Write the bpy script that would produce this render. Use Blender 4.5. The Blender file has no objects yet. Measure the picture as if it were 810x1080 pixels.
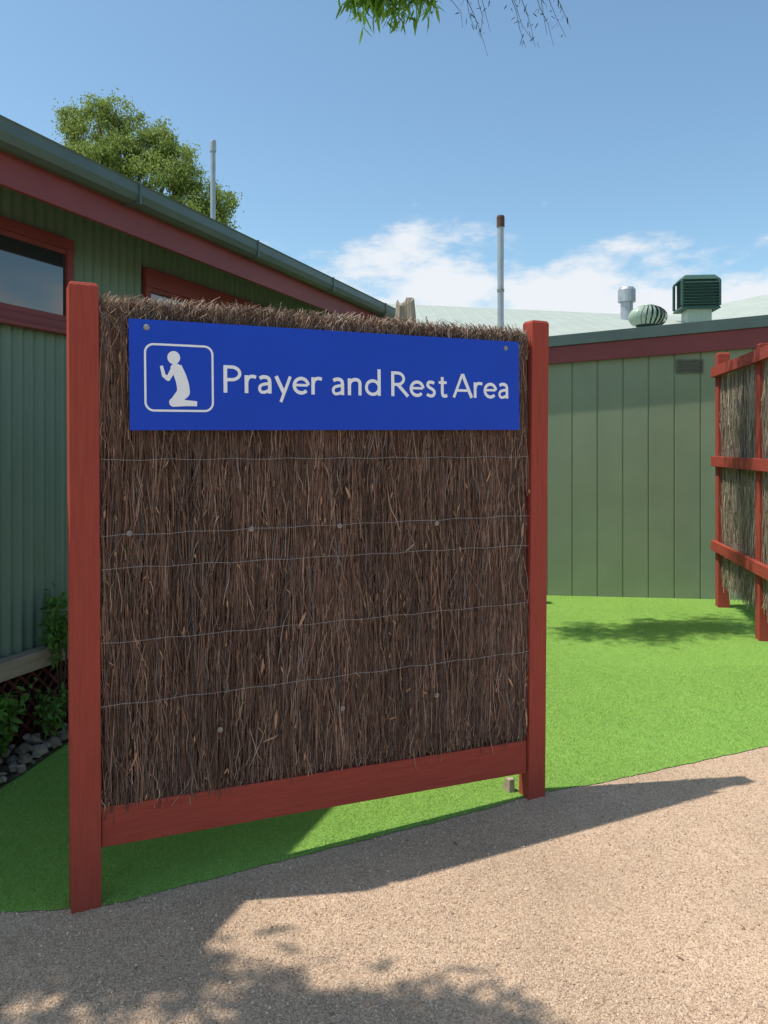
import bpy, bmesh, math, random
import numpy as np
from mathutils import Vector, Matrix, noise as mnoise
random.seed(7); rng=np.random.default_rng(7)
S=bpy.context.scene
COL=S.collection
S.view_settings.view_transform='Standard'
S.view_settings.look='None'
S.view_settings.exposure=0

# ---------------------------------------------------------------- materials
def mat(name,col,col2=None,scale=20,rough=.7,bump=0,bscale=60,spec=.4,metal=0,attr=False,stretch=(1,1,1),detail=6,coat=0,trans=0):
    m=bpy.data.materials.new(name); m.use_nodes=True
    nt=m.node_tree; n=nt.nodes; l=nt.links
    b=n['Principled BSDF']
    b.inputs['Roughness'].default_value=rough
    b.inputs['Metallic'].default_value=metal
    b.inputs['Specular IOR Level'].default_value=spec
    if coat: b.inputs['Coat Weight'].default_value=coat
    tc=n.new('ShaderNodeTexCoord'); mp=n.new('ShaderNodeMapping'); mp.inputs['Scale'].default_value=stretch
    l.new(tc.outputs['Object'],mp.inputs['Vector'])
    nz=n.new('ShaderNodeTexNoise'); nz.inputs['Scale'].default_value=scale; nz.inputs['Detail'].default_value=detail
    l.new(mp.outputs[0],nz.inputs['Vector'])
    mx=n.new('ShaderNodeMix'); mx.data_type='RGBA'
    cr=n.new('ShaderNodeMapRange'); cr.inputs['From Min'].default_value=.35; cr.inputs['From Max'].default_value=.65
    l.new(nz.outputs['Fac'],cr.inputs['Value']); l.new(cr.outputs[0],mx.inputs['Factor'])
    c2=col2 if col2 else tuple(c*.8 for c in col)
    mx.inputs['A'].default_value=(*col,1); mx.inputs['B'].default_value=(*c2,1)
    out=mx.outputs['Result']
    if attr:
        a=n.new('ShaderNodeAttribute'); a.attribute_name='col'
        mm=n.new('ShaderNodeMix'); mm.data_type='RGBA'; mm.blend_type='MULTIPLY'; mm.inputs['Factor'].default_value=1
        l.new(out,mm.inputs['A']); l.new(a.outputs['Color'],mm.inputs['B']); out=mm.outputs['Result']
    l.new(out,b.inputs['Base Color'])
    if bump:
        n2=n.new('ShaderNodeTexNoise'); n2.inputs['Scale'].default_value=bscale; n2.inputs['Detail'].default_value=8
        l.new(mp.outputs[0],n2.inputs['Vector'])
        bp=n.new('ShaderNodeBump'); bp.inputs['Strength'].default_value=bump; bp.inputs['Distance'].default_value=.01
        l.new(n2.outputs['Fac'],bp.inputs['Height']); l.new(bp.outputs[0],b.inputs['Normal'])
    if trans:
        t=n.new('ShaderNodeBsdfTranslucent'); l.new(out,t.inputs['Color'])
        ms=n.new('ShaderNodeMixShader'); ms.inputs[0].default_value=trans
        l.new(b.outputs[0],ms.inputs[1]); l.new(t.outputs[0],ms.inputs[2])
        l.new(ms.outputs[0],n['Material Output'].inputs['Surface'])
    return m

M={}
M['redwood']=mat('red_stained_timber',(.38,.070,.045),(.32,.059,.039),scale=9,rough=.75,bump=.3,bscale=22,stretch=(9,9,.6),spec=.2)
M['redrail']=mat('red_stained_rail',(.37,.068,.044),(.31,.056,.037),scale=9,rough=.75,bump=.3,bscale=22,stretch=(.6,9,9),spec=.2)
M['redpaint']=mat('red_painted_fascia',(.24,.050,.052),(.21,.044,.046),scale=3,rough=.5,bump=.05)
M['thatch']=mat('brushwood',(1,1,1),(.78,.78,.78),scale=40,rough=.85,attr=True,spec=.15)
M['wire']=mat('galvanised_wire',(.42,.40,.38),rough=.6,metal=.2)
M['zinc']=mat('zinc_screw',(.36,.34,.32),(.22,.21,.20),rough=.5,metal=.5)
M['blue']=mat('blue_enamel_sign',(.002,.060,.56),(.002,.055,.52),scale=4,rough=.35,spec=.3)
M['white']=mat('white_lettering',(.95,.96,.97),(.93,.94,.95),rough=.4)
M['wallgreen']=mat('green_corrugated_steel',(.17,.25,.19),(.15,.225,.17),scale=3,rough=.45,stretch=(4,4,.6),spec=.4)
M['gutter']=mat('green_gutter_steel',(.095,.145,.13),(.08,.125,.115),scale=5,rough=.4,spec=.4)
M['soffit']=mat('dark_eave_lining',(.06,.075,.07),rough=.8)
M['shed']=mat('sage_green_sheeting',(.29,.345,.22),(.26,.312,.20),scale=2.5,rough=.55,bump=.04,bscale=20)
M['ventcore']=mat('dark_green_vent_core',(.03,.045,.03),rough=.8)  # near-black green, used only on the turbine ventilator core
M['paleroof']=mat('pale_green_roof_steel',(.40,.44,.385),(.37,.405,.355),scale=2,rough=.75,spec=.2)
M['coolgreen']=mat('dark_green_plastic',(.04,.10,.075),(.03,.08,.06),rough=.6)
M['whirly']=mat('pale_green_vent_metal',(.36,.45,.36),(.3,.38,.3),rough=.45)
M['galv']=mat('galvanised_pipe',(.45,.47,.48),(.36,.38,.40),scale=8,rough=.4,metal=.5)
M['rust']=mat('brown_pipe_cap',(.13,.06,.04),(.08,.04,.03),rough=.7)
M['ventgrey']=mat('green_grey_vent',(.16,.17,.13),(.12,.125,.10),rough=.7)
M['glass']=mat('window_glass',(.03,.04,.045),(.03,.035,.04),rough=.04,spec=1.0,coat=1)
M['oldtimber']=mat('weathered_grey_timber',(.50,.42,.33),(.27,.21,.16),scale=5,rough=.85,bump=.8,bscale=12,stretch=(6,6,.6))
M['sill']=mat('weathered_beige_board',(.42,.34,.25),(.3,.24,.17),scale=5,rough=.8,bump=.3,bscale=12,stretch=(.6,6,6))
M['lattice']=mat('dark_red_lattice',(.14,.03,.025),(.10,.022,.018),rough=.7)
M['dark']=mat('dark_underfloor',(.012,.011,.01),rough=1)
M['bark']=mat('gum_bark',(.28,.22,.17),(.14,.10,.08),scale=5,rough=.9,bump=.7,bscale=10,stretch=(3,3,.6))
M['twig']=mat('twig_bark',(.10,.065,.045),(.07,.045,.03),rough=.9)
M['leaf']=mat('gum_leaves',(1,1,1),(.8,.85,.75),scale=2,rough=.5,attr=True,trans=.35,spec=.3)
M['stone']=mat('garden_cobble',(.30,.24,.18),(.16,.13,.10),scale=14,rough=.9,bump=.4,bscale=50,spec=.2)
M['stone2']=mat('garden_cobble_pale',(.46,.38,.30),(.28,.23,.18),scale=14,rough=.9,bump=.4,bscale=50,spec=.2)
M['bed']=mat('bark_mulch',(.05,.035,.025),(.12,.085,.06),scale=40,rough=1,bump=1,bscale=60)
M['turfblade']=mat('turf_fibre',(1,1,1),(.96,.98,.95),scale=1.2,rough=.7,attr=True,spec=.2)
M['grit']=mat('grit',(1,1,1),(.9,.9,.9),scale=30,rough=.9,attr=True,spec=.2)

# ---------------------------------------------------------------- helpers
def thing(name,loc,rz,label,cat,group=None):
    e=bpy.data.objects.new(name,None); COL.objects.link(e)
    e.empty_display_size=.2
    e.location=loc; e.rotation_euler=(0,0,rz)
    e['label']=label; e['category']=cat
    if group: e['group']=group
    return e
def mk(name,V,F,m,parent=None,smooth=False,cols=None,bevel=0,label=None):
    me=bpy.data.meshes.new(name)
    if isinstance(V,np.ndarray): V=V.tolist()
    if isinstance(F,np.ndarray): F=F.tolist()
    me.from_pydata(V,[],F); me.update()
    if cols is not None:
        at=me.color_attributes.new('col','FLOAT_COLOR','POINT')
        c=np.ones((len(V),4),dtype=np.float32); c[:,:3]=cols
        at.data.foreach_set('color',c.ravel())
    me.materials.append(m)
    if smooth: me.polygons.foreach_set('use_smooth',[True]*len(me.polygons))
    o=bpy.data.objects.new(name,me); COL.objects.link(o)
    if parent: o.parent=parent
    if bevel:
        b=o.modifiers.new('bevel','BEVEL'); b.width=bevel; b.segments=2; b.limit_method='ANGLE'
    if label: o['label']=label
    return o
def boxvf(x0,x1,y0,y1,z0,z1):
    V=[(x0,y0,z0),(x1,y0,z0),(x1,y1,z0),(x0,y1,z0),(x0,y0,z1),(x1,y0,z1),(x1,y1,z1),(x0,y1,z1)]
    F=[(0,3,2,1),(4,5,6,7),(0,1,5,4),(1,2,6,5),(2,3,7,6),(3,0,4,7)]
    return V,F
def join(parts):
    V=[];F=[]
    for v,f in parts:
        o=len(V); V+=list(v); F+=[tuple(i+o for i in g) for g in f]
    return V,F
def box(name,x0,x1,y0,y1,z0,z1,m,parent,bevel=.004,label=None):
    V,F=boxvf(x0,x1,y0,y1,z0,z1); return mk(name,V,F,m,parent,bevel=bevel,label=label)
def tube(pts,rads,sides=8,cap=True):
    pts=[Vector(p) for p in pts]; V=[];F=[]
    up=Vector((.13,.31,.94)).normalized()
    for i,p in enumerate(pts):
        d=(pts[min(i+1,len(pts)-1)]-pts[max(i-1,0)]).normalized()
        a=d.cross(up)
        if a.length<.05: a=d.cross(Vector((1,0,0)))
        a.normalize(); b=d.cross(a).normalized()
        for k in range(sides):
            t=2*math.pi*k/sides
            V.append(tuple(p+(a*math.cos(t)+b*math.sin(t))*rads[i]))
    for i in range(len(pts)-1):
        for k in range(sides):
            k2=(k+1)%sides
            F.append((i*sides+k,i*sides+k2,(i+1)*sides+k2,(i+1)*sides+k))
    if cap:
        F.append(tuple(range(sides))[::-1]); o=(len(pts)-1)*sides; F.append(tuple(o+k for k in range(sides)))
    return V,F
def lathe(prof,seg=24,cx=0,cy=0):
    V=[];F=[]
    for r,z in prof:
        for k in range(seg):
            t=2*math.pi*k/seg; V.append((cx+r*math.cos(t),cy+r*math.sin(t),z))
    for i in range(len(prof)-1):
        for k in range(seg):
            k2=(k+1)%seg; F.append((i*seg+k,i*seg+k2,(i+1)*seg+k2,(i+1)*seg+k))
    F.append(tuple(range(seg))[::-1]); o=(len(prof)-1)*seg; F.append(tuple(o+k for k in range(seg)))
    return V,F

def leaves(P,L,W,droop=.5,base=(.07,.13,.03),var=.35,yellow=.3):
    n=len(P)
    d=rng.normal(size=(n,3)); d[:,2]-=droop*2; d/=np.linalg.norm(d,axis=1)[:,None]
    r=rng.normal(size=(n,3)); s=np.cross(d,r); s/=np.linalg.norm(s,axis=1)[:,None]
    nn=np.cross(d,s)
    L=L*rng.uniform(.6,1.25,n)[:,None]; W=W*rng.uniform(.6,1.2,n)[:,None]
    v=np.empty((n,6,3))
    v[:,0]=P; v[:,1]=P+d*L*.35+s*W*.5; v[:,2]=P+d*L*.75+s*W*.35+nn*L*.06
    v[:,3]=P+d*L+nn*L*.12; v[:,4]=P+d*L*.75-s*W*.35+nn*L*.06; v[:,5]=P+d*L*.35-s*W*.5
    b=np.arange(n)[:,None]*6
    F=np.concatenate([b+np.array([[0,1,2,5]]),b+np.array([[5,2,3,4]])])
    c=np.array(base)[None]*rng.uniform(1-var,1+var,n)[:,None]
    yy=rng.uniform(0,yellow,n)[:,None]; c=c*(1-yy)+yy*np.array([base[0]*1.9,base[1]*1.35,base[2]*1.0])
    return v.reshape(-1,3),F,np.repeat(c,6,axis=0)
def crown_pts(lobes,n,clump=.22,shell=.55,nclump_per=28):
    w=np.array([l[3]**2 for l in lobes]); w/=w.sum()
    out=[]
    for l,ww in zip(lobes,w):
        nc=max(3,int(n*ww/nclump_per))
        d=rng.normal(size=(nc,3)); d/=np.linalg.norm(d,axis=1)[:,None]
        rr=l[3]*rng.uniform(shell,1.03,nc)[:,None]
        c=np.array(l[:3])+d*rr*np.array([1,1,.85])
        cs=clump*rng.uniform(.5,1.2,nc)
        p=c[:,None,:]+rng.normal(size=(nc,nclump_per,3))*cs[:,None,None]*.5*np.array([1,1,.8])
        out.append(p.reshape(-1,3))
    return np.concatenate(out)
def strands(x0,x1,y0,y1,z0,z1,n,rad=.0016,lmin=.3,lmax=.8,ragtop=.03,ragbot=.03,lean=.035,dark=(.15,.085,.062),lite=(.56,.36,.26),wobs=1,pw=1.7,yspread=.016):
    K=5; sides=3
    L=rng.uniform(lmin,lmax,n)
    top=rng.random(n)
    zt=z0+ (z1-z0)*top*1.15+L*.2
    zt=np.minimum(zt,z1+rng.normal(0,ragtop,n)); zb=np.maximum(zt-L,z0+rng.normal(0,ragbot,n))
    zt=np.maximum(zt,zb+.05)
    xb=rng.uniform(x0,x1,n); ln=rng.normal(0,lean,n); 
    yb=y0+(y1-y0)*rng.random(n)**1.5
    bend=rng.normal(0,.009,n)*wobs; wob=rng.normal(0,.006,n)*wobs; wob3=rng.normal(0,.004,n)*wobs
    yl=rng.normal(0,yspread,n); yw=rng.normal(0,.005,n)*wobs
    R=rad*rng.uniform(.45,1.7,n)
    V=np.empty((n,K,sides,3))
    for k in range(K):
        t=k/(K-1)
        cx=xb+ln*(t-.5)*(zt-zb)*2+bend*math.sin(t*math.pi)+wob*math.sin(t*2*math.pi+.4)+wob3*math.sin(t*9)
        cx=np.clip(cx,x0-.004,x1+.004)
        cy=yb+yl*(t-.5)+yw*math.sin(t*5); cz=zb+(zt-zb)*t
        rr=R*(1-.45*abs(t-.4)*1.6)
        for s in range(sides):
            a=2*math.pi*s/sides+.5
            V[:,k,s,0]=cx+rr*math.cos(a); V[:,k,s,1]=cy+rr*math.sin(a); V[:,k,s,2]=cz
    F=[]
    b=np.arange(n)[:,None]*K*sides
    for k in range(K-1):
        for s in range(sides):
            s2=(s+1)%sides
            F.append(b+np.array([[k*sides+s,k*sides+s2,(k+1)*sides+s2,(k+1)*sides+s]]))
    F=np.concatenate(F)
    t=rng.random(n)**pw
    C=np.array(dark)[None]*(1-t[:,None])+np.array(lite)[None]*t[:,None]
    C*=rng.uniform(.7,1.25,n)[:,None]
    ph=rng.uniform(0,6.28,4)
    pv=.10*np.sin(xb*7+ph[0])+.08*np.sin(xb*17+ph[1]+zt*2)+.07*np.sin(zt*9+xb*5+ph[2])
    C*=(1+pv)[:,None]
    gr=rng.random(n)<.08; C[gr]=C[gr].mean(axis=1,keepdims=True)*np.array([1.2,1.05,.98])
    return V.reshape(-1,3),F,np.repeat(C,K*sides,axis=0)

# ---------------------------------------------------------------- ground
def edgeY(x):
    xs=[-9,-3,-1.35,-.98,-.39,.4,.75,1.0,2.04,3.5,9]; ys=[2.5,2.55,2.66,2.70,3.0,3.40,3.60,3.68,4.14,4.6,5.4]
    return np.interp(x,xs,ys)
def ground_mat(name,c1,c2,c3,sc,bump,lo=.8,hi=1.12):
    m=bpy.data.materials.new(name); m.use_nodes=True
    nt=m.node_tree;n=nt.nodes;l=nt.links;b=n['Principled BSDF']; b.inputs['Roughness'].default_value=.95; b.inputs['Specular IOR Level'].default_value=.15
    tc=n.new('ShaderNodeTexCoord')
    vo=n.new('ShaderNodeTexVoronoi'); vo.inputs['Scale'].default_value=sc; l.new(tc.outputs['Object'],vo.inputs['Vector'])
    sep=n.new('ShaderNodeSeparateColor'); l.new(vo.outputs['Color'],sep.inputs[0])
    rp=n.new('ShaderNodeValToRGB'); rp.color_ramp.elements[0].color=(*c1,1); rp.color_ramp.elements[1].color=(*c2,1)
    e=rp.color_ramp.elements.new(.5); e.color=(*c3,1)
    l.new(sep.outputs[0],rp.inputs[0])
    nz=n.new('ShaderNodeTexNoise'); nz.inputs['Scale'].default_value=1.3; nz.inputs['Detail'].default_value=7; l.new(tc.outputs['Object'],nz.inputs['Vector'])
    mr=n.new('ShaderNodeMapRange'); mr.inputs['From Min'].default_value=.3; mr.inputs['From Max'].default_value=.7; mr.inputs['To Min'].default_value=lo; mr.inputs['To Max'].default_value=hi
    l.new(nz.outputs['Fac'],mr.inputs['Value'])
    mx=n.new('ShaderNodeMix'); mx.data_type='RGBA'; mx.blend_type='MULTIPLY'; mx.inputs['Factor'].default_value=1
    l.new(rp.outputs[0],mx.inputs['A']); l.new(mr.outputs[0],mx.inputs['B']); l.new(mx.outputs['Result'],b.inputs['Base Color'])
    bp=n.new('ShaderNodeBump'); bp.inputs['Strength'].default_value=bump; bp.inputs['Distance'].default_value=.004; bp.invert=True
    l.new(vo.outputs['Distance'],bp.inputs['Height'])
    n3=n.new('ShaderNodeTexNoise'); n3.inputs['Scale'].default_value=6; n3.inputs['Detail'].default_value=7; l.new(tc.outputs['Object'],n3.inputs['Vector'])
    b2=n.new('ShaderNodeBump'); b2.inputs['Strength'].default_value=.7; b2.inputs['Distance'].default_value=.035
    l.new(n3.outputs['Fac'],b2.inputs['Height']); l.new(bp.outputs[0],b2.inputs['Normal']); l.new(b2.outputs[0],b.inputs['Normal'])
    return m
mg=ground_mat('dry_earth',(.25,.2,.14),(.36,.29,.21),(.3,.25,.17),30,.4)
mpth=ground_mat('sandy_crushed_gravel',(.38,.25,.165),(.70,.52,.375),(.55,.39,.265),210,.85,lo=.82)
g=mk('ground',[(-600,-600,-.012),(600,-600,-.012),(600,900,-.012),(-600,900,-.012)],[(0,1,2,3)],mg); g['kind']='structure'
g=mk('gravel_path',[(-9,-6,-.004),(9,-6,-.004),(9,6.5,-.004),(-9,6.5,-.004)],[(0,1,2,3)],mpth); g['kind']='structure'
mt=ground_mat('synthetic_turf',(.16,.31,.055),(.27,.44,.095),(.21,.375,.07),260,.7,lo=.93,hi=1.05)
xs=np.linspace(-9,9,361)
front=[(x,edgeY(x)+.003*math.sin(x*23)+.003*math.sin(x*51),.0) for x in xs]
V=front+[(x,16,.0) for x in xs]; F=[(i,i+1,361+i+1,361+i) for i in range(360)]
g=mk('artificial_turf',V,F,mt); g['kind']='structure'
def turf_pts(n,y0,y1):
    Y=rng.uniform(y0,y1,n)+rng.normal(0,.08,n); X=rng.uniform(-.56,.56,n)*Y
    k=(Y>edgeY(X)+.004)
    k&=X>(-1.80+.33*(Y-3.6))
    k&=Y<8.34-.12*(X-1.8)
    return X[k],Y[k]
allV=[];allF=[];allC=[];off=0
for n,y0,y1,h,w in [(190000,2.62,3.9,.0075,.0010),(160000,3.9,5.6,.007,.0014),(90000,5.6,8.4,.005,.0020)]:
    X,Y=turf_pts(n,y0,y1); k=len(X)
    a=rng.uniform(0,6.283,k); hh=h*rng.uniform(.6,1.3,k); ww=w*rng.uniform(.7,1.3,k)
    lx=rng.normal(0,.9,k)*hh+.2*hh; ly=rng.normal(0,.9,k)*hh
    v=np.zeros((k,3,3)); v[:,0]=np.c_[X-np.cos(a)*ww,Y-np.sin(a)*ww,np.zeros(k)]
    v[:,1]=np.c_[X+np.cos(a)*ww,Y+np.sin(a)*ww,np.zeros(k)]; v[:,2]=np.c_[X+lx,Y+ly,hh]
    t=rng.random(k)[:,None]
    c=np.array([.21,.37,.065])*(1-t)+np.array([.34,.53,.12])*t
    tan=rng.random(k)<.05; c[tan]=[.44,.48,.22]
    allV.append(v.reshape(-1,3)); allF.append(np.arange(k*3).reshape(-1,3)+off); off+=k*3; allC.append(np.repeat(c,3,axis=0))
g=mk('turf_fibres',np.concatenate(allV),np.concatenate(allF),M['turfblade'],cols=np.concatenate(allC)); g['kind']='stuff'
g['label']='short bright green synthetic turf fibres'
n=80000
Y=1.9+rng.random(n)**1.3*2.9; X=rng.uniform(-.54,.54,n)*Y
k=(Y<edgeY(X)+np.abs(rng.normal(0,.006,n))); X=X[k];Y=Y[k];n=len(X)
r=rng.gamma(3,.0006,n)+.0009; r=np.minimum(r,.0075)
O=np.array([(1,0,0),(-1,0,0),(0,1,0),(0,-1,0),(0,0,1),(0,0,-1)],float)
a=rng.uniform(0,6.28,n); ca,sa=np.cos(a),np.sin(a)
v=O[None]*rng.uniform(.65,1.3,(n,6,1))*r[:,None,None]
vx=v[:,:,0]*ca[:,None]-v[:,:,1]*sa[:,None]; vy=v[:,:,0]*sa[:,None]+v[:,:,1]*ca[:,None]
v=np.stack([vx+X[:,None],vy+Y[:,None],v[:,:,2]*.85+(r*.35-.004)[:,None]],axis=2)
f=np.array([(0,2,4),(2,1,4),(1,3,4),(3,0,4),(2,0,5),(1,2,5),(3,1,5),(0,3,5)])
F=(np.arange(n)[:,None,None]*6+f[None]).reshape(-1,3)
t=rng.random(n)[:,None]; c=np.array([.41,.28,.185])*(1-t)+np.array([.75,.57,.42])*t
dk=rng.random(n)<.04; c[dk]*=.55
g=mk('gravel_grains',v.reshape(-1,3),F,M['grit'],cols=np.repeat(c,6,axis=0)); g['kind']='stuff'; g['label']='loose pinkish tan gravel grains on the path'

# ---------------------------------------------------------------- prayer sign screen
TH=math.atan2(.85,1.71)
sg=thing('sign_screen',(-1.03,2.68,0),TH,'red timber framed brushwood screen with blue prayer area sign','sign')
def post(name,x,w,dp,h,lean,m,parent):
    V=[];hw=w/2
    for z,s,sh in [(-.02,1,0),(h-.012,1,lean),(h,.86,lean)]:
        cx=x+sh
        V+=[(cx-hw*s,dp/2-dp/2*s,z),(cx+hw*s,dp/2-dp/2*s,z),(cx+hw*s,dp/2+dp/2*s,z),(cx-hw*s,dp/2+dp/2*s,z)]
    F=[(0,3,2,1),(8,9,10,11)]
    for i in (0,4):
        for k in range(4): F.append((i+k,i+(k+1)%4,i+4+(k+1)%4,i+4+k))
    return mk(name,V,F,m,parent,bevel=.003)
post('post',.005,.098,.09,2.165,-.010,M['redwood'],sg)
post('post',1.928,.094,.075,2.172,.022,M['redwood'],sg)
V=[(.055,.012,.195),(1.879,.012,.115),(1.879,.06,.115),(.055,.06,.195),(.055,.012,.335),(1.879,.012,.262),(1.879,.06,.262),(.055,.06,.335)]
mk('rail',V,boxvf(0,1,0,1,0,1)[1],M['redrail'],sg,bevel=.003)
box('top_rail',.04,1.90,.075,.11,1.95,2.05,M['redrail'],sg)
V=[(1.84,.09,-.01),(1.87,.09,-.01),(1.87,.16,-.01),(1.84,.16,-.01),(1.84,.09,.06),(1.87,.09,.06),(1.87,.12,.06),(1.84,.12,.06)]
mk('foot_brace',V,boxvf(0,1,0,1,0,1)[1],M['sill'],sg,bevel=.003)
x0,x1=.052,1.882
SV=[];SF=[];SC_=[];so_=0
def addS(t):
    global so_
    SV.append(t[0]); SF.append(t[1]+so_); SC_.append(t[2]); so_+=len(t[0])
addS(strands(x0,x1,.014,.07,.31,2.10,19000,rad=.00165,ragtop=.01,ragbot=.015,lmin=.15,lmax=.55,lean=.03,wobs=.45,yspread=.008))
addS(strands(x0,x1,.006,.026,.31,2.07,4200,rad=.0012,ragtop=.02,ragbot=.02,lmin=.07,lmax=.22,lean=.10,wobs=.7,lite=(.66,.46,.34),yspread=.006))
for zc,yw,cnt in ((2.045,.034,1600),(2.075,.034,1700),(2.102,.030,1700),(2.122,.022,1300)):
    addS(strands(x0,x1,.042-yw,.058+yw,zc-.045,zc+.010,cnt,rad=.0019,lmin=.03,lmax=.08,ragtop=.006,ragbot=.008,lean=.6,wobs=.6,dark=(.17,.11,.085),lite=(.58,.44,.33),pw=1.2,yspread=.006))
addS(strands(1.1,x1,.02,.06,.25,.6,1000,rad=.0017,lmin=.15,lmax=.3,ragbot=.008,wobs=.5))
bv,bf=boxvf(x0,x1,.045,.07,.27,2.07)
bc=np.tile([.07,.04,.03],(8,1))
V=np.concatenate(SV); F=np.concatenate(SF).tolist()+[tuple(i+so_ for i in q) for q in bf]
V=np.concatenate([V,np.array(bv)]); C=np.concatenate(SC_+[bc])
nf=520
P=np.c_[rng.uniform(x0,x1,nf),rng.uniform(.002,.016,nf),rng.uniform(.35,2.07,nf)]
lv,lf,lc=leaves(P,.032,.006,droop=1.6,base=(.42,.26,.155),var=.4)
F+= (lf+len(V)).tolist(); V=np.concatenate([V,lv]); C=np.concatenate([C,lc])
nf=26
P=np.c_[rng.uniform(x0,x1,nf),rng.uniform(-.002,.004,nf),rng.uniform(.4,1.95,nf)]
lv,lf,lc=leaves(P,.075,.013,droop=1.2,base=(.46,.29,.18),var=.25)
F+= (lf+len(V)).tolist(); V=np.concatenate([V,lv]); C=np.concatenate([C,lc])
mk('thatch_panel',V,F,M['thatch'],sg,cols=C)
for z in (1.55,1.285,1.17,.91,.69):
    pts=[(x0+(x1-x0)*i/24,.000+.002*math.sin(i*1.7),z+.003*math.sin(i*2.1+z*9)-.02*(i/24)*(1 if z<1.2 else 0)) for i in range(25)]
    v,f=tube(pts,[.0008]*25,5); mk('wire',v,f,M['wire'],sg)
for s,z in [(.146,1.29),(.589,1.285),(.952,1.28),(1.40,1.27),(.47,.545),(.965,.55),(1.40,.54)]:
    v,f=lathe([(.010,0),(.010,.002),(.004,.0022),(.004,.005),(.002,.006)],14)
    v=[(a+s,-.001-c,b+z) for a,b,c in v]
    mk('screw_washer',v,f,M['zinc'],sg,smooth=False)
ang=math.radians(.55)
pan=mk('sign_panel',*boxvf(0,1.672,-.003,0,0,.392),M['blue'],sg,bevel=.001)
pan.location=(.145,-.016,1.654); pan.rotation_euler=(0,-ang,0)
def ribbon(pts,w,y,closed=False):
    n=len(pts);V=[];F=[]
    P=[Vector(p) for p in pts]
    for i in range(n):
        if closed: a,b=P[i-1],P[(i+1)%n]
        else: a,b=P[max(i-1,0)],P[min(i+1,n-1)]
        p=P[i]
        d1=(p-a).normalized() if (p-a).length>1e-9 else (b-p).normalized()
        d2=(b-p).normalized() if (b-p).length>1e-9 else d1
        t=(d1+d2).normalized(); nr=Vector((-t.y,t.x)); c=max(.45,nr.dot(Vector((-d1.y,d1.x))))
        wi=w if not isinstance(w,(list,tuple)) else w[0]+(w[1]-w[0])*i/(n-1)
        q=nr*(wi/2/c)
        V+=[(p.x+q.x,y,p.y+q.y),(p.x-q.x,y,p.y-q.y)]
    for i in range(n if closed else n-1):
        j=(i+1)%n
        F.append((2*i+1,2*j+1,2*j,2*i))
    return V,F
def arc(cx,cy,rx,ry,a0,a1,n=16):
    return [(cx+rx*math.cos(math.radians(a0+(a1-a0)*i/n)),cy+ry*math.sin(math.radians(a0+(a1-a0)*i/n))) for i in range(n+1)]
def smoothc(pts,it=3):
    for _ in range(it):
        q=[pts[0]]
        for i in range(len(pts)-1):
            a,b=pts[i],pts[i+1]
            q+=[(a[0]*.75+b[0]*.25,a[1]*.75+b[1]*.25),(a[0]*.25+b[0]*.75,a[1]*.25+b[1]*.75)]
        q.append(pts[-1]); pts=q
    return pts
# glyph strokes: (points, relative weight)
G={
'P':([([(.065,0),(.065,1)],1),([(.065,.942)]+arc(.25,.71,.245,.232,90,-90)+[(.065,.478)],.86)],.57),
'R':([([(.065,0),(.065,1)],1),([(.065,.942)]+arc(.24,.71,.225,.232,90,-90)+[(.065,.478)],.86),([(.24,.49),(.62,.0)],1)],.62),
'A':([([(.025,0),(.368,.99)],.86),([(.735,0),(.378,.99)],1.08),([(.16,.30),(.60,.30)],.75)],.75),
'r':([([(.065,0),(.065,.66)],1),(smoothc([(.065,.36),(.1,.53),(.18,.62),(.28,.62),(.36,.595)]),.9)],.35),
'a':([(smoothc([(.06,.56),(.15,.615),(.26,.615),(.355,.56),(.37,.42),(.37,.30)])+[(.37,.0)],.98),
      (smoothc([(.37,.37),(.22,.355),(.08,.30),(.045,.16),(.10,.045),(.20,.04),(.31,.09),(.37,.17)]),.82)],.48),
'y':([([(.03,.66),(.265,.05)],1.05),([(.48,.66),(.175,-.31)],.82)],.49),
'e':([([(.08,.345),(.49,.345)],.72),(arc(.28,.325,.225,.275,4,318,30),.94)],.54),
'n':([([(.065,0),(.065,.66)],1),(smoothc([(.065,.38),(.10,.54),(.22,.625),(.36,.615),(.43,.52),(.43,.38)])+[(.43,0)],.97)],.54),
'd':([(arc(.28,.325,.225,.27,0,360,32),.9),([(.505,0),(.505,1.06)],1)],.61),
's':([(smoothc([(.33,.57),(.22,.62),(.10,.60),(.07,.46),(.16,.38),(.28,.31),(.35,.20),(.30,.06),(.18,.03),(.05,.10)]),.92)],.41),
't':([(smoothc([(.17,.84),(.17,.50),(.17,.16),(.20,.05),(.28,.045),(.36,.075)],2),.97),([(.03,.61),(.34,.61)],.78)],.38)}
pen=0;cap=.1015;text='Prayer and Rest Area';k=0;track=.058
spw=[.27,.26,.15];sp=0
tot=sum(G[c][1]+track for c in text if c!=' ')+sum(spw)-track
sx=1.285/(tot*cap)
word=[]
def flush():
    global word
    if word:
        v,f=join(word); L=mk('lettering',v,f,M['white'],pan); L.location=(.333,0,.139); word=[]
for c in text:
    if c==' ': pen+=spw[sp]; sp+=1; flush(); continue
    for st,wt in G[c][0]:
        k+=1
        word.append(ribbon([((pen+x)*cap*sx,z*cap) for x,z in st],.0142*wt,-.0042-.00012*(k%4)))
    pen+=G[c][1]+track
flush()
def rrect(x0,x1,z0,z1,r):
    P=[]
    for cx,cz,a in [(x1-r,z1-r,0),(x0+r,z1-r,90),(x0+r,z0+r,180),(x1-r,z0+r,270)]:
        P+=arc(cx,cz,r,r,a,a+90,8)
    return P
def poly(pts,y): 
    return [(x,y,z) for x,z in pts],[tuple(range(len(pts)))]
parts=[ribbon(rrect(.008,.248,.008,.244,.03),.0075,-.0042,True)]
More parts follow.
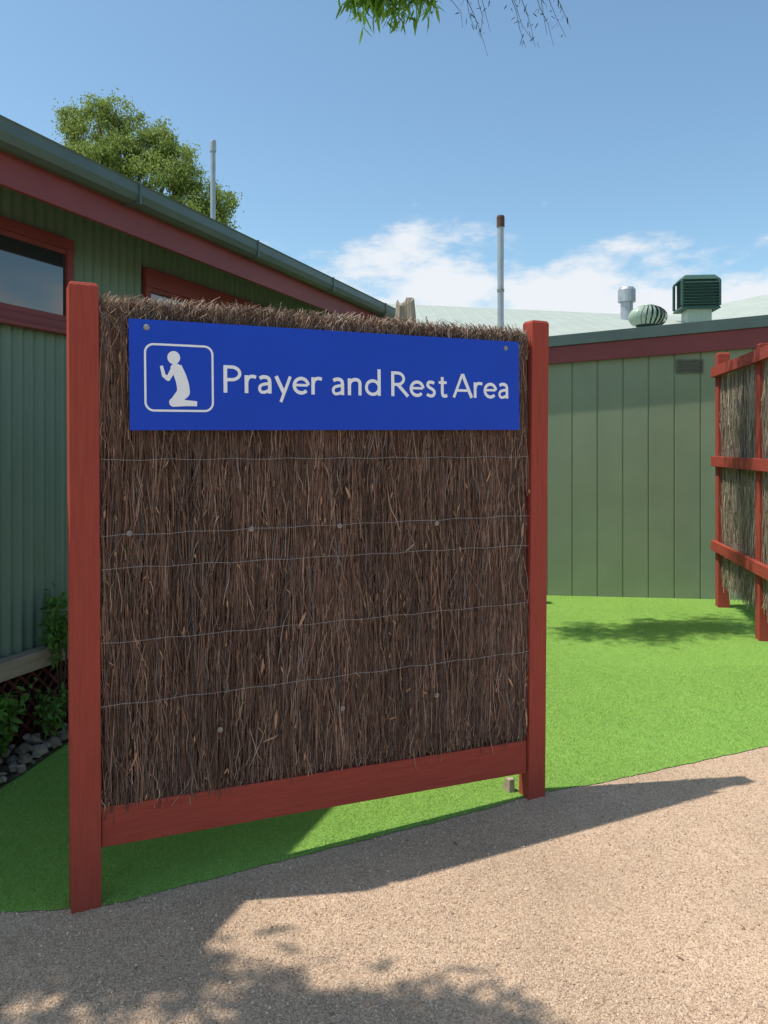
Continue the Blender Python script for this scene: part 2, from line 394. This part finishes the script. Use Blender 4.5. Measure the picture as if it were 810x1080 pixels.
v,f=join(parts); I=mk('pictogram_border',v,f,M['white'],pan); I.location=(.046,0,.062)
fig=[poly(arc(.118,.199,.0225,.0235,0,360,28)[:-1],-.0042)]
fig.append(ribbon(smoothc([(.126,.166),(.142,.130),(.150,.100),(.152,.074)],2),(.040,.046),-.0043))
fig.append(poly(arc(.125,.160,.0195,.0185,0,360,20)[:-1],-.00442))
fig.append(poly(arc(.151,.076,.0235,.0235,0,360,20)[:-1],-.00454))
fig.append(ribbon([(.151,.074),(.118,.038)],(.044,.032),-.00466))
fig.append(poly(arc(.116,.038,.0160,.0160,0,360,20)[:-1],-.00478))
fig.append(ribbon([(.114,.035),(.160,.036),(.200,.034)],(.026,.018),-.0049))
fig.append(ribbon([(.118,.160),(.098,.124)],(.020,.016),-.0050))
fig.append(poly(arc(.0975,.1225,.0082,.0082,0,360,16)[:-1],-.0051))
fig.append(ribbon([(.097,.122),(.082,.134),(.074,.168)],(.016,.011),-.0052))
v,f=join(fig); I=mk('pictogram_figure',v,f,M['white'],pan); I.location=(.036,0,.062)
for s,z in [(.06,.365),(1.60,.362)]:
    v,f=lathe([(.011,0),(.011,.002),(.005,.005)],14); v=[(a+s,-.003-c,b+z) for a,b,c in v]
    mk('panel_screw',v,f,M['zinc'],pan)

# ---------------------------------------------------------------- left green building
LB=thing('green_building',(-1.985,4.02,0),math.atan2(1,.375),'green corrugated steel building with red fascia, high windows and green gutter','building')
def corr(x0,x1,z0,z1,y=0,per=.076,amp=.008):
    n=int((x1-x0)/per*8); V=[]
    for i in range(n+1):
        x=x0+(x1-x0)*i/n; yy=y+amp*math.sin(2*math.pi*x/per)
        V+=[(x,yy,z0),(x,yy,z1)]
    F=[(2*i,2*i+2,2*i+3,2*i+1) for i in range(n)]
    return V,F
v,f=corr(-1.7,4.3,.50,2.99); mk('wall',v,f,M['wallgreen'],LB,smooth=True)
v,f=boxvf(-1.7,4.3,.03,5.6,.0,2.9); mk('rear_wall',v,f[:2]+f[3:],M['wallgreen'],LB)
def slab(pts,th):
    V=list(pts)+[(x,y,z-th) for x,y,z in pts]
    return V,[(0,1,2,3),(7,6,5,4),(0,4,5,1),(1,5,6,2),(2,6,7,3),(3,7,4,0)]
XS=-1.82
r1=slab([(XS,-.52,2.965),(4.48,-.52,2.965),(4.48,2.5,3.60),(XS,2.5,3.60)],.04)
r2=slab([(XS,2.5,3.60),(4.48,2.5,3.60),(4.48,5.9,2.88),(XS,5.9,2.88)],.04)
v,f=join([r1,r2]); mk('roof',v,f,M['wallgreen'],LB)
v,f=slab([(XS+.02,-.47,2.91),(4.44,-.47,2.91),(4.44,.0,3.0),(XS+.02,0,3.0)],.012); mk('eave_lining',v,f,M['soffit'],LB)
box('fascia',XS,4.46,-.495,-.47,2.750,2.915,M['redpaint'],LB,bevel=.003)
prof=[(-.495,2.985),(-.495,2.895),(-.545,2.888),(-.585,2.900),(-.602,2.935),(-.600,2.985),(-.606,2.995),(-.596,3.0),(-.590,2.99),(-.588,2.94),(-.575,2.910),(-.545,2.900),(-.508,2.905),(-.508,2.985)]
V=[(XS-.02,y,z) for y,z in prof]+[(4.50,y,z) for y,z in prof]; n=len(prof)
F=[(i,(i+1)%n,n+(i+1)%n,n+i) for i in range(n)]+[tuple(range(n))[::-1],tuple(range(n,2*n))]
mk('gutter',V,F,M['gutter'],LB)
for xx in (-.9,.35,1.6,2.85,4.1):
    box('gutter_bracket',xx-.007,xx+.007,-.608,-.50,2.883,3.003,M['gutter'],LB,bevel=.001)
def window(x0,x1,z0,z1,th=.06):
    root=mk('window',*join([boxvf(x0,x1,-.045,-.012,z1-th,z1),boxvf(x0,x1,-.045,-.012,z0,z0+.05),
       boxvf(x0,x0+.05,-.043,-.012,z0+.05,z1-th),boxvf(x1-.05,x1,-.043,-.012,z0+.05,z1-th),
       boxvf(x0-.02,x1+.02,-.075,-.012,z0-.025,z0-.001)]),M['redpaint'],LB,bevel=.003)
    mk('sash',*join([boxvf(x0+.051,x1-.051,-.034,-.014,z0+.051,z0+.085),boxvf(x0+.051,x1-.051,-.034,-.014,z1-th-.03,z1-th-.001),
       boxvf((x0+x1)/2-.02,(x0+x1)/2+.02,-.033,-.014,z0+.086,z1-th-.031)]),M['redpaint'],root,bevel=.002)
    box('pane',x0+.05,x1-.05,-.024,-.019,z0+.05,z1-th,M['glass'],root,bevel=0)
window(-1.25,.483,2.25,2.775); window(1.13,2.9,2.25,2.765,.12)
box('base_board',-1.72,4.32,-.10,-.012,.41,.505,M['sill'],LB,bevel=.004)
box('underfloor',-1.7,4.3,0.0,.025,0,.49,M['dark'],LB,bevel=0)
parts=[]
for i in range(-12,75):
    x=i*.08-.9
    for sgn,yy in ((1,-.03),(-1,-.038)):
        a=(x,.02); b=(x+sgn*.39,.41)
        w=.012
        V=[(a[0]-w,yy,a[1]),(a[0]+w,yy,a[1]),(b[0]+w,yy,b[1]),(b[0]-w,yy,b[1])]
        V+=[(p[0],yy+.006,p[2]) for p in V]
        parts.append((V,[(0,1,2,3),(7,6,5,4),(0,4,5,1),(1,5,6,2),(2,6,7,3),(3,7,4,0)]))
v,f=join(parts); mk('lattice_skirt',v,f,M['lattice'],LB)

# ---------------------------------------------------------------- garden bed
bedpts=[(-2.35,2.75),(-2.0,3.0),(-1.83,3.4),(-1.75,3.8),(-1.69,4.25),(-1.50,4.8),(-1.2,5.4),(.1,8.6),(-.5,8.8),(-2.5,3.4)]
V=[(x,y,.010) for x,y in bedpts]
g=mk('garden_bed',V,[tuple(range(len(V)))],M['bed']); g['kind']='structure'
def rockmesh(name,m,seed):
    bm=bmesh.new(); bmesh.ops.create_icosphere(bm,subdivisions=2,radius=1)
    for v in bm.verts:
        nn=mnoise.noise(v.co*1.1+Vector((seed,seed*2,0))); v.co*=1+.5*nn
    me=bpy.data.meshes.new(name); bm.to_mesh(me); bm.free(); me.materials.append(m)
    return me
rocks=[rockmesh('garden_cobble',M['stone'] if i%3 else M['stone2'],i*3.1+1) for i in range(6)]
for i in range(150):
    t=random.random(); Y=3.25+1.35*t
    xw=-1.985+.375*(Y-4.02)+.08; xe=float(np.interp(Y,[3,3.4,3.8,4.25,4.8],[-2.0,-1.83,-1.75,-1.69,-1.5]))-.01
    if xe<xw: xe=xw+.08
    X=random.uniform(xw,xe); r=random.uniform(.010,.036)
    o=bpy.data.objects.new('garden_cobble',rocks[i%6]); COL.objects.link(o)
    o.location=(X,Y,.01+r*.45+random.choice([0,0,.03,.05])*(1 if X<(xw+xe)/2 else .3)); o.scale=(r*random.uniform(.9,1.6),r*random.uniform(.8,1.3),r*random.uniform(.5,.8))
    o.rotation_euler=(random.uniform(-.3,.3),random.uniform(-.3,.3),random.uniform(0,6.28))
    o['label']='brown grey cobble lying in the garden bed'; o['category']='stone'; o['group']='cobbles in the garden bed'
def shrub(x,y,h,spread,nst,leafL,leafW,nl,base,label,tmin=.25):
    e=thing('garden_plant',(x,y,.01),0,label,'plant','plants in the garden bed')
    tp=[];P=[]
    for i in range(nst):
        a=random.uniform(0,6.28); s=spread*random.uniform(.3,1); hh=h*random.uniform(.7,1)
        pts=[(s*math.cos(a)*t**1.5,s*math.sin(a)*t**1.5,hh*(t-.15*t*t)) for t in [0,.25,.5,.75,1]]
        tp.append(tube(pts,[.004,.0035,.003,.002,.001],5))
        for _ in range(nl):
            t=random.uniform(tmin,1.02); P.append((s*math.cos(a)*t**1.5+random.gauss(0,.018),s*math.sin(a)*t**1.5+random.gauss(0,.018),hh*(t-.15*t*t)+random.gauss(0,.012)))
    v,f=join(tp); mk('stem',v,f,M['twig'],e)
    v,f,c=leaves(np.array(P),leafL,leafW,droop=.15,base=base); mk('foliage',v,f,M['leaf'],e,cols=c)
shrub(-1.90,3.84,.48,.16,20,.05,.022,30,(.12,.27,.05),'leafy green plant growing against the lattice skirt')
shrub(-1.78,4.16,.36,.13,14,.04,.018,26,(.13,.28,.06),'small leafy green plant beside the cobbles')
shrub(-1.765,4.27,.95,.13,14,.05,.022,30,(.11,.25,.05),'tall thin green plant beside the corrugated wall',.70)
shrub(-1.93,3.56,.34,.15,18,.05,.02,26,(.11,.24,.045),'bushy green leafy plant among cobbles')

# ---------------------------------------------------------------- right shed
SH=thing('garden_shed',(1.8,8.3,0),math.atan2(-.2,1.63),'sage green vertical board shed with red bargeboard and skillion roof','building')
zt=lambda x:2.47+.067*x
xs_=[];x=-1.9
while x<6.2:
    xs_+= [(x,0),(x+.006,.012),(x+.012,.012),(x+.018,0)]
    x+=.262
V=[]
for a,b in xs_: V+=[(a,b,-.01),(a,b,zt(a)+.05)]
F=[(2*i,2*i+2,2*i+3,2*i+1) for i in range(len(xs_)-1)]
mk('wall',V,F,M['shed'],SH)
V=[(-1.9,.02,0),(6,.02,0),(6,4.2,0),(-1.9,4.2,0),(-1.9,.02,zt(-1.9)+.1),(6,.02,zt(6)+.1),(6,4.2,zt(6)+.1),(-1.9,4.2,zt(-1.9)+.1)]
mk('rear_wall',V,boxvf(0,1,0,1,0,1)[1],M['shed'],SH)
def beam(name,x0,x1,y0,y1,f0,f1,m,parent,bevel=.003):
    V=[(x0,y0,f0(x0)),(x1,y0,f0(x1)),(x1,y1,f0(x1)),(x0,y1,f0(x0)),(x0,y0,f1(x0)),(x1,y0,f1(x1)),(x1,y1,f1(x1)),(x0,y1,f1(x0))]
    return mk(name,V,boxvf(0,1,0,1,0,1)[1],m,parent,bevel=bevel)
beam('bargeboard',-1.95,6.1,-.06,-.02,lambda x:2.47+.067*x,lambda x:2.646+.08*x,M['redpaint'],SH)
beam('barge_capping',-1.97,6.12,-.085,.06,lambda x:2.648+.08*x,lambda x:2.762+.083*x,M['gutter'],SH)
beam('roof',-1.95,6.1,.061,4.4,lambda x:2.66+.08*x,lambda x:2.70+.081*x,M['paleroof'],SH)
mk('wall_vent',*join([boxvf(1.27,1.54,-.02,-.002,2.36,2.375),boxvf(1.27,1.54,-.02,-.002,2.485,2.50),boxvf(1.27,1.285,-.02,-.002,2.376,2.484),boxvf(1.525,1.54,-.02,-.002,2.376,2.484)]+[boxvf(1.286,1.524,-.016,-.003,2.382+i*.0175,2.391+i*.0175) for i in range(6)]),M['ventgrey'],SH)

# ---------------------------------------------------------------- brushwood screen (right)
SC=thing('timber_screen',(3.19,6.4,0),math.atan2(1.32,.23),'red timber post and rail screen backed with brushwood beside the turf','fence')
for x,h in ((0,2.44),(1.34,2.52),(-1.35,2.44)):
    post('post',x,.115,.11,h,0,M['redwood'],SC)
for nm,z,h in (('rail',.555,.10),('rail',1.395,.10),('rail',2.28,.10)):
    box(nm,-1.35,1.39,.111,.155,z,z+h,M['redrail'],SC)
for k_,(a,b) in enumerate(((.06,1.28),(-1.285,-.06))):
    n_=5600
    va,fa,ca_=strands(a,b,.02,.09,.26,2.34,n_,rad=.0032,ragtop=.015,ragbot=.05,lean=.05,dark=(.36,.285,.21),lite=(.78,.67,.52),lmin=.2,lmax=.6,wobs=1.2)
    bv,bf=boxvf(a,b,.03,.055,.34,2.32); bc=np.tile([.24,.18,.14],(8,1))
    mk('thatch_panel',np.concatenate([va,np.array(bv)]),fa.tolist()+[tuple(i+len(va) for i in q) for q in bf],M['thatch'],SC,cols=np.concatenate([ca_,bc]))

# ---------------------------------------------------------------- poles / flues
def flue(x,y,z0,z1,r,label):
    e=thing('flue_pipe',(x,y,z0),0,label,'pipe')
    H=z1-z0
    v,f=lathe([(r,0),(r,H-.13)],16); mk('pipe',v,f,M['galv'],e,smooth=False)
    v,f=lathe([(r*1.25,H-.13),(r*1.25,H-.02),(r*1.1,H)],16); mk('pipe_cap',v,f,M['rust'] if r>.03 else M['galv'],e)
    v,f=lathe([(r*1.15,H*.45),(r*1.15,H*.45+.03)],16); mk('pipe_collar',v,f,M['zinc'],e)
    v,f=lathe([(r*2.6,-.02),(r*1.5,.08),(r*1.05,.14)],16); mk('flashing',v,f,M['galv'],e)
flue(1.35,9.0,2.66,4.26,.037,'grey metal flue pipe with brown cap above the shed roof')
flue(-1.98,9.0+0,3.3,5.13,.03,'thin pale metal pipe rising behind the green roof')
ST=thing('timber_post',(.21,7.75,0),0,'weathered grey split timber post with ragged top','post')
V=[];F=[];seg=18;zs=[0,.6,1.4,2.2,2.8,2.96,3.00]
for i,z in enumerate(zs):
    for k in range(seg):
        a=2*math.pi*k/seg; r=.11*(1+.16*math.sin(a*3+z)+.1*math.sin(a*5))*(1 if i<5 else (.9 if i==5 else .75))
        zz=z if i<5 else z+.05*math.sin(a+2.6)+.03*math.sin(a*4+i)+.02*math.sin(a*7)
        V.append((r*math.cos(a),r*math.sin(a),zz))
for i in range(len(zs)-1):
    for k in range(seg): F.append((i*seg+k,i*seg+(k+1)%seg,(i+1)*seg+(k+1)%seg,(i+1)*seg+k))
F.append(tuple((len(zs)-1)*seg+k for k in range(seg)))
mk('trunk',V,F,M['oldtimber'],ST)

# ---------------------------------------------------------------- distant roofs
B2=thing('long_building',(0,13,0),0,'long low building with pale green steel roof','building')
def ribroof(x0,x1,pf,per=.35):
    V=[];xs=[]
    for i in range(int((x1-x0)/per)):
        xx=x0+i*per; xs+=[(xx,0),(xx+per*.80,0),(xx+per*.86,.005),(xx+per*.94,.005)]
    for x,h in xs:
        for t in (0,1): p=pf(x,t); V.append((x,p[0],p[1]+h))
    F=[(2*i,2*i+2,2*i+3,2*i+1) for i in range(len(xs)-1)]
    return V,F
v,f=ribroof(-3,13,lambda x,t:(0 if t==0 else 7,3.3 if t==0 else 5.26-.045*x)); mk('roof',v,f,M['paleroof'],B2)
v,f=ribroof(-3,13,lambda x,t:(7 if t==0 else 13,(5.26-.045*x) if t==0 else 3.3)); mk('rear_roof',v,f,M['paleroof'],B2)
box('wall',-2.8,12.8,.3,12.6,-.01,3.28,M['shed'],B2)
box('gutter',-3.05,13.05,-.12,-.01,3.2,3.32,M['gutter'],B2)
B3=thing('gabled_building',(8.2,22,0),math.radians(-12),'low gabled building with pale green steel roof','building')
v,f=ribroof(0,12,lambda x,t:(0 if t==0 else 4,(4.5+.12*x) if t==0 else (5.85+.19*x))); mk('roof',v,f,M['paleroof'],B3)
V=[(0.2,.3,-.01),(11.7,.3,-.01),(11.7,3.9,-.01),(.2,3.9,-.01),(.2,.3,4.3),(11.7,.3,5.7),(11.7,3.9,7.4),(.2,3.9,5.4)]
mk('wall',V,boxvf(0,1,0,1,0,1)[1],M['shed'],B3)
EC=thing('evaporative_cooler',(7.03,17.5,4.35),math.radians(-6),'dark green louvred evaporative cooler on the pale roof','air conditioner')
v,f=join([boxvf(-.26,.26,-.25,.25,-.15,.28)]); mk('duct_base',v,f,M['whirly'],EC)
V=[(-.43,-.38,.28),(.43,-.38,.28),(.43,.38,.28),(-.43,.38,.28),(-.39,-.34,.36),(.39,-.34,.36),(.39,.34,.36),(-.39,.34,.36)]
p=[(V,boxvf(0,1,0,1,0,1)[1]),boxvf(-.35,.35,-.31,.31,.36,.92)]
V=[(-.43,-.38,.92),(.43,-.38,.92),(.43,.38,.92),(-.43,.38,.92),(-.32,-.28,1.04),(.32,-.28,1.04),(.32,.28,1.04),(-.32,.28,1.04)]
p.append((V,boxvf(0,1,0,1,0,1)[1]))
for sx_ in(-1,1):
    for sy in(-1,1): p.append(boxvf(sx_*.40-.03,sx_*.40+.03,sy*.35-.03,sy*.35+.03,.34,.92))
v,f=join(p); mk('housing',v,f,M['coolgreen'],EC,bevel=.02)
p=[]
for i in range(8):
    z=.38+i*.067
    p.append(([(-.37,-.39,z),(.37,-.39,z),(.37,-.33,z+.043),(-.37,-.33,z+.043)],[(0,1,2,3)]))
    p.append(([(-.42,-.33,z),(-.42,.33,z),(-.36,.33,z+.043),(-.36,-.33,z+.043)],[(0,1,2,3)]))
    p.append(([(.42,-.33,z),(.42,.33,z),(.36,.33,z+.043),(.36,-.33,z+.043)],[(0,1,2,3)]))
v,f=join(p); mk('louvre',v,f,M['coolgreen'],EC)
WB=thing('roof_ventilator',(4.58,13.5,3.43),0,'pale green spinning turbine ventilator on the roof','vent')
v,f=lathe([(.2,-.08),(.2,.18),(.24,.2)],20); mk('neck',v,f,M['whirly'],WB)
p=[];nv=22
for k in range(nv):
    a0=2*math.pi*k/nv; V=[];F=[]
    for j in range(9):
        t=j/8; ph=-.75+t*2.1; r=.33*math.cos(ph); z=.40+.21*math.sin(ph)
        for da,dr in ((0,1.0),(.2,.9)):
            a=a0+da+.25*t; V.append((r*dr*math.cos(a),r*dr*math.sin(a),z))
    F=[(2*j,2*j+1,2*j+3,2*j+2) for j in range(8)]; p.append((V,F))
v,f=join(p); mk('vane',v,f,M['whirly'],WB,smooth=True)
v,f=lathe([(.12,.58),(.10,.61),(.03,.625)],16); mk('cap',v,f,M['whirly'],WB)
v,f=lathe([(.17,.2),(.26,.35),(.17,.58)],16); mk('core',v,f,M['ventcore'],WB)
VT=thing('roof_vent',(5.62,18,4.5),0,'short silver cylindrical roof vent with cap','vent')
v,f=lathe([(.14,-.15),(.14,.45)],18); mk('pipe',v,f,M['galv'],VT)
v,f=lathe([(.2,.42),(.2,.70),(.16,.76)],18); mk('cap',v,f,M['galv'],VT)

# ---------------------------------------------------------------- trees
def tree(x,y,label,trunkpaths,lobes,n,L,W,base,clump,nper=28,extra=None,shell=.45,yellow=.3):
    e=thing('gum_tree',(x,y,0),0,label,'tree')
    v,f=join([tube(p,r,10) for p,r in trunkpaths]); mk('trunk',v,f,M['bark'],e,smooth=True)
    P=crown_pts(lobes,n,clump=clump,nclump_per=nper,shell=shell)
    v,f,c=leaves(P,L,W,base=base,droop=.5,var=.3,yellow=yellow)
    if extra is not None:
        v2,f2,c2=extra; f=np.concatenate([f,f2+len(v)]); v=np.concatenate([v,v2]); c=np.concatenate([c,c2])
    mk('crown',v,f,M['leaf'],e,cols=c)
    return e
lob=[(-.84,0,9.65,.72),(.38,.2,9.55,.68),(-1.40,0,9.94,.34),(-.23,-.2,10.15,.36),(-.75,-.2,10.2,.28),(.85,0,9.4,.4),(1.23,0,9.0,.5),(.75,-.3,8.3,.8),(-.7,-.5,8.4,.85),(0,-.5,8.9,.55),(1.5,-.1,8.4,.45),(1.96,0,8.0,.48),(2.45,0,7.82,.34),(2.25,0,7.4,.4),(1.7,-.2,7.3,.8),(-1.5,0,8.9,.42),(-1.7,0,8.2,.45),(-.3,.5,7.3,1.4),(.9,0,6.8,1.1),(-1.2,0,7.2,.9)]
tp=[([(.1,0,-.1),(.05,0,2),(-.1,0,4),(0,0,6)],[.3,.25,.2,.16])]
for l in lob: tp.append(([(0,0,5.4+.1*l[2]-.5),(l[0]*.5,l[1]*.5,(6+l[2])/2),(l[0],l[1],l[2])],[.11,.07,.02]))
tree(-6.6,20,'eucalyptus with dense olive green crown behind the green roof',tp,lob,100000,.09,.034,(.27,.36,.095),.24,nper=60,shell=.72)
bx,by=5.6,4.3
lobw=[(-1.15,6.25,6.15,.35),(-.5,6.3,6.05,.42),(.2,6.5,6.2,.45),(.9,6.4,6.3,.5),(1.7,6.3,6.5,.6),(2.7,5.9,6.8,.7),(3.8,5.4,7.2,.8),(5.2,4.6,7.6,.9)]
lobl=[(a-bx,b-by,c,d) for a,b,c,d in lobw]
tp=[([(0,0,-.1),(.05,0,1.5),(-.1,.1,3.2),(-.2,.2,4.8)],[.24,.2,.17,.14]),
    ([(-.2,.2,4.8),(-1.5,.9,5.9),(-2.9,1.5,6.35),(-4.2,1.9,6.25),(-5.2,2.15,6.0),(-6.5,2.0,6.1)],[.12,.09,.06,.04,.025,.01]),
    ([(-.2,.2,4.8),(-.2,.3,6),(-.4,.3,7.6)],[.12,.08,.03])]
HP=[];HT=[]
def spray(x,y,z,dx,dz,nl,cl):
    pts=[(x-bx,y-by,z)];N=7
    for i in range(1,N+1):
        t=i/N; pts.append((x-bx+dx*t+random.gauss(0,.01),y-by+random.gauss(0,.015),z+dz*t**1.3+random.gauss(0,.01)))
    HT.append((pts,[.006*(1-.8*i/N) for i in range(N+1)]))
    for _ in range(nl):
        t=random.uniform(.2,.95); j=min(N-1,int(t*N)); a=pts[j];b=pts[j+1];q=random.random()
        HP.append([a[i]+(b[i]-a[i])*q+random.gauss(0,cl) for i in range(3)])
for i in range(52):
    x=random.uniform(-.32,.46); spray(x,6.5+random.gauss(0,.12),5.75,random.gauss(0,.05),-.41-.06*math.cos(x*5)+random.uniform(-.12,.06),36,.026)
v1,f1,c1=leaves(np.array(HP),.14,.022,base=(.20,.38,.05),droop=1.0)
HP=[]
for i in range(12):
    x=.55+.08*i; spray(x-.15,6.5+random.gauss(0,.1),5.75,.25+random.gauss(0,.1),-.66-.20*math.sin(i/11*3.1)+random.uniform(-.08,.05),16,.03)
v2,f2,c2=leaves(np.array(HP),.06,.011,base=(.06,.07,.055),droop=.7)
v1=np.concatenate([v1,v2]); f1=np.concatenate([f1,f2+len(c1)]); c1=np.concatenate([c1,c2])
T2=tree(bx,by,'overhanging gum tree with drooping bright green leaf sprays',tp,lobl,17000,.11,.026,(.10,.2,.04),.26,nper=24,extra=(v1,f1,c1),shell=.2)
v,f=join([tube(p,r,5) for p,r in HT]); mk('twig',v,f,M['twig'],T2)
bx,by=-4.2,-.8
lobw=[(-2.48,1.94,4.6,.13),(-2.32,1.80,4.6,.18),(-2.10,1.78,4.65,.22),(-1.84,1.76,4.6,.21),(-1.64,1.66,4.5,.13),(-2.3,1.60,4.7,.13),(-1.98,1.56,4.7,.16),
      (-2.72,2.08,4.5,.15),(-2.95,2.12,4.5,.17),(-3.2,2.16,4.5,.18),(-3.45,2.18,4.5,.2),(-3.0,1.86,4.5,.08),(-3.25,1.8,4.5,.09),(-2.75,1.80,4.5,.06),(-3.4,.9,5.0,.35),(-2.0,1.0,5.0,.25),(-4.2,-.5,6,.5)]
lobl=[(a-bx,b-by,c,d) for a,b,c,d in lobw]
tp=[([(0,0,-.1),(.02,0,1.5),(0,.1,3),(.1,.1,4.2)],[.2,.17,.15,.12]),([(.1,.1,3.8),(.8,1.3,4.4),(1.5,2.1,4.6),(2.1,2.5,4.65),(2.5,2.5,4.6)],[.1,.05,.022,.01,.004]),([(.1,.1,4.1),(0,.2,5),(0,.3,6.2)],[.12,.08,.03])]
tree(bx,by,'gum tree beside the gravel path with spreading leafy limb',tp,lobl,11000,.12,.032,(.07,.15,.03),.13,nper=22,shell=.1)

def fallen(n,ylo,yhi,z,base,label,turf):
    for i in range(n):
        Y=random.uniform(ylo,yhi); X=random.uniform(-.4,.47)*Y
        if turf and Y<edgeY(X)+.2: continue
        if not turf and Y>edgeY(X)-.1: continue
        v,f,c=leaves(np.array([[0,0,0]]),.05,.010,droop=0,base=base)
        v[:,2]=v[:,2]*.15
        o=mk('fallen_leaf',v,f,M['leaf'],None,cols=c); o.location=(X,Y,z)
        o['label']=label;o['category']='leaf';o['group']='fallen leaves'
fallen(20,3.7,7.5,.012,(.50,.38,.24),'small dry curled leaf lying on the turf',True)
fallen(10,2.1,3.3,.003,(.30,.20,.13),'small dry brown leaf lying on gravel',False)

# ---------------------------------------------------------------- sun, sky, camera
dirv=Vector((.47,.065,-1)).normalized()
el=math.asin(-dirv.z); az=math.atan2(-dirv.x,-dirv.y)
sd=bpy.data.lights.new('sun','SUN'); sd.energy=4.6; sd.angle=math.radians(.53); sd.color=(1,.95,.86)
so=bpy.data.objects.new('sun',sd); COL.objects.link(so); so.rotation_euler=dirv.to_track_quat('-Z','Y').to_euler(); so.location=(-5,-1,12)
w=bpy.data.worlds.new('World'); S.world=w; w.use_nodes=True
nt=w.node_tree;n=nt.nodes;l=nt.links;n.clear()
out=n.new('ShaderNodeOutputWorld'); bg=n.new('ShaderNodeBackground'); bg.inputs['Strength'].default_value=.145
sky=n.new('ShaderNodeTexSky'); sky.sky_type='NISHITA'; sky.sun_disc=False; sky.sun_elevation=el; sky.sun_rotation=az%(2*math.pi)
sky.air_density=1.0; sky.dust_density=1.0; sky.ozone_density=1.0
tint=n.new('ShaderNodeMix'); tint.data_type='RGBA'; tint.blend_type='MULTIPLY'; tint.inputs['Factor'].default_value=1; tint.inputs['B'].default_value=(1.08,1.27,1.24,1)
l.new(sky.outputs[0],tint.inputs['A']); l.new(tint.outputs['Result'],bg.inputs['Color'])
tc=n.new('ShaderNodeTexCoord'); mp=n.new('ShaderNodeMapping'); mp.inputs['Scale'].default_value=(1,1,2.4); mp.inputs['Location'].default_value=(.75,.2,.34)
l.new(tc.outputs['Generated'],mp.inputs['Vector'])
nz=n.new('ShaderNodeTexNoise'); nz.inputs['Scale'].default_value=7.5; nz.inputs['Detail'].default_value=9; nz.inputs['Roughness'].default_value=.58
l.new(mp.outputs[0],nz.inputs['Vector'])
sep=n.new('ShaderNodeSeparateXYZ'); l.new(tc.outputs['Generated'],sep.inputs[0])
def math_(op,a,b=None,c=None):
    m=n.new('ShaderNodeMath'); m.operation=op
    for i,v in enumerate((a,b,c)):
        if v is None: continue
        if isinstance(v,(int,float)): m.inputs[i].default_value=v
        else: l.new(v,m.inputs[i])
    return m.outputs[0]
band=math_('SUBTRACT',1,math_('DIVIDE',math_('ABSOLUTE',math_('SUBTRACT',sep.outputs['Z'],.155)),.078))
band=math_('MAXIMUM',band,-1.6)
azb=math_('ABSOLUTE',math_('SUBTRACT',sep.outputs['X'],-.04))
azm=math_('MAXIMUM',math_('SUBTRACT',.19,math_('MULTIPLY',azb,.17)),0)
den=math_('ADD',math_('ADD',nz.outputs['Fac'],math_('MULTIPLY',band,.22)),azm)
mr=n.new('ShaderNodeMapRange'); mr.interpolation_type='SMOOTHSTEP'; mr.inputs['From Min'].default_value=.60; mr.inputs['From Max'].default_value=.80; mr.inputs['To Max'].default_value=.93
l.new(den,mr.inputs['Value'])
bg2=n.new('ShaderNodeBackground'); bg2.inputs['Color'].default_value=(.93,.96,1,1); bg2.inputs['Strength'].default_value=.95
ms=n.new('ShaderNodeMixShader'); l.new(mr.outputs[0],ms.inputs[0]); l.new(bg.outputs[0],ms.inputs[1]); l.new(bg2.outputs[0],ms.inputs[2])
l.new(ms.outputs[0],out.inputs['Surface'])

cd=bpy.data.cameras.new('camera'); cam=bpy.data.objects.new('camera',cd); COL.objects.link(cam)
cam.location=(0,0,1.6); cam.rotation_euler=(math.radians(90),0,0)
cd.sensor_fit='VERTICAL'; cd.sensor_height=24; cd.lens=820/1080*24; cd.shift_y=-70/1080
cd.clip_start=.05; cd.clip_end=3000
S.camera=cam
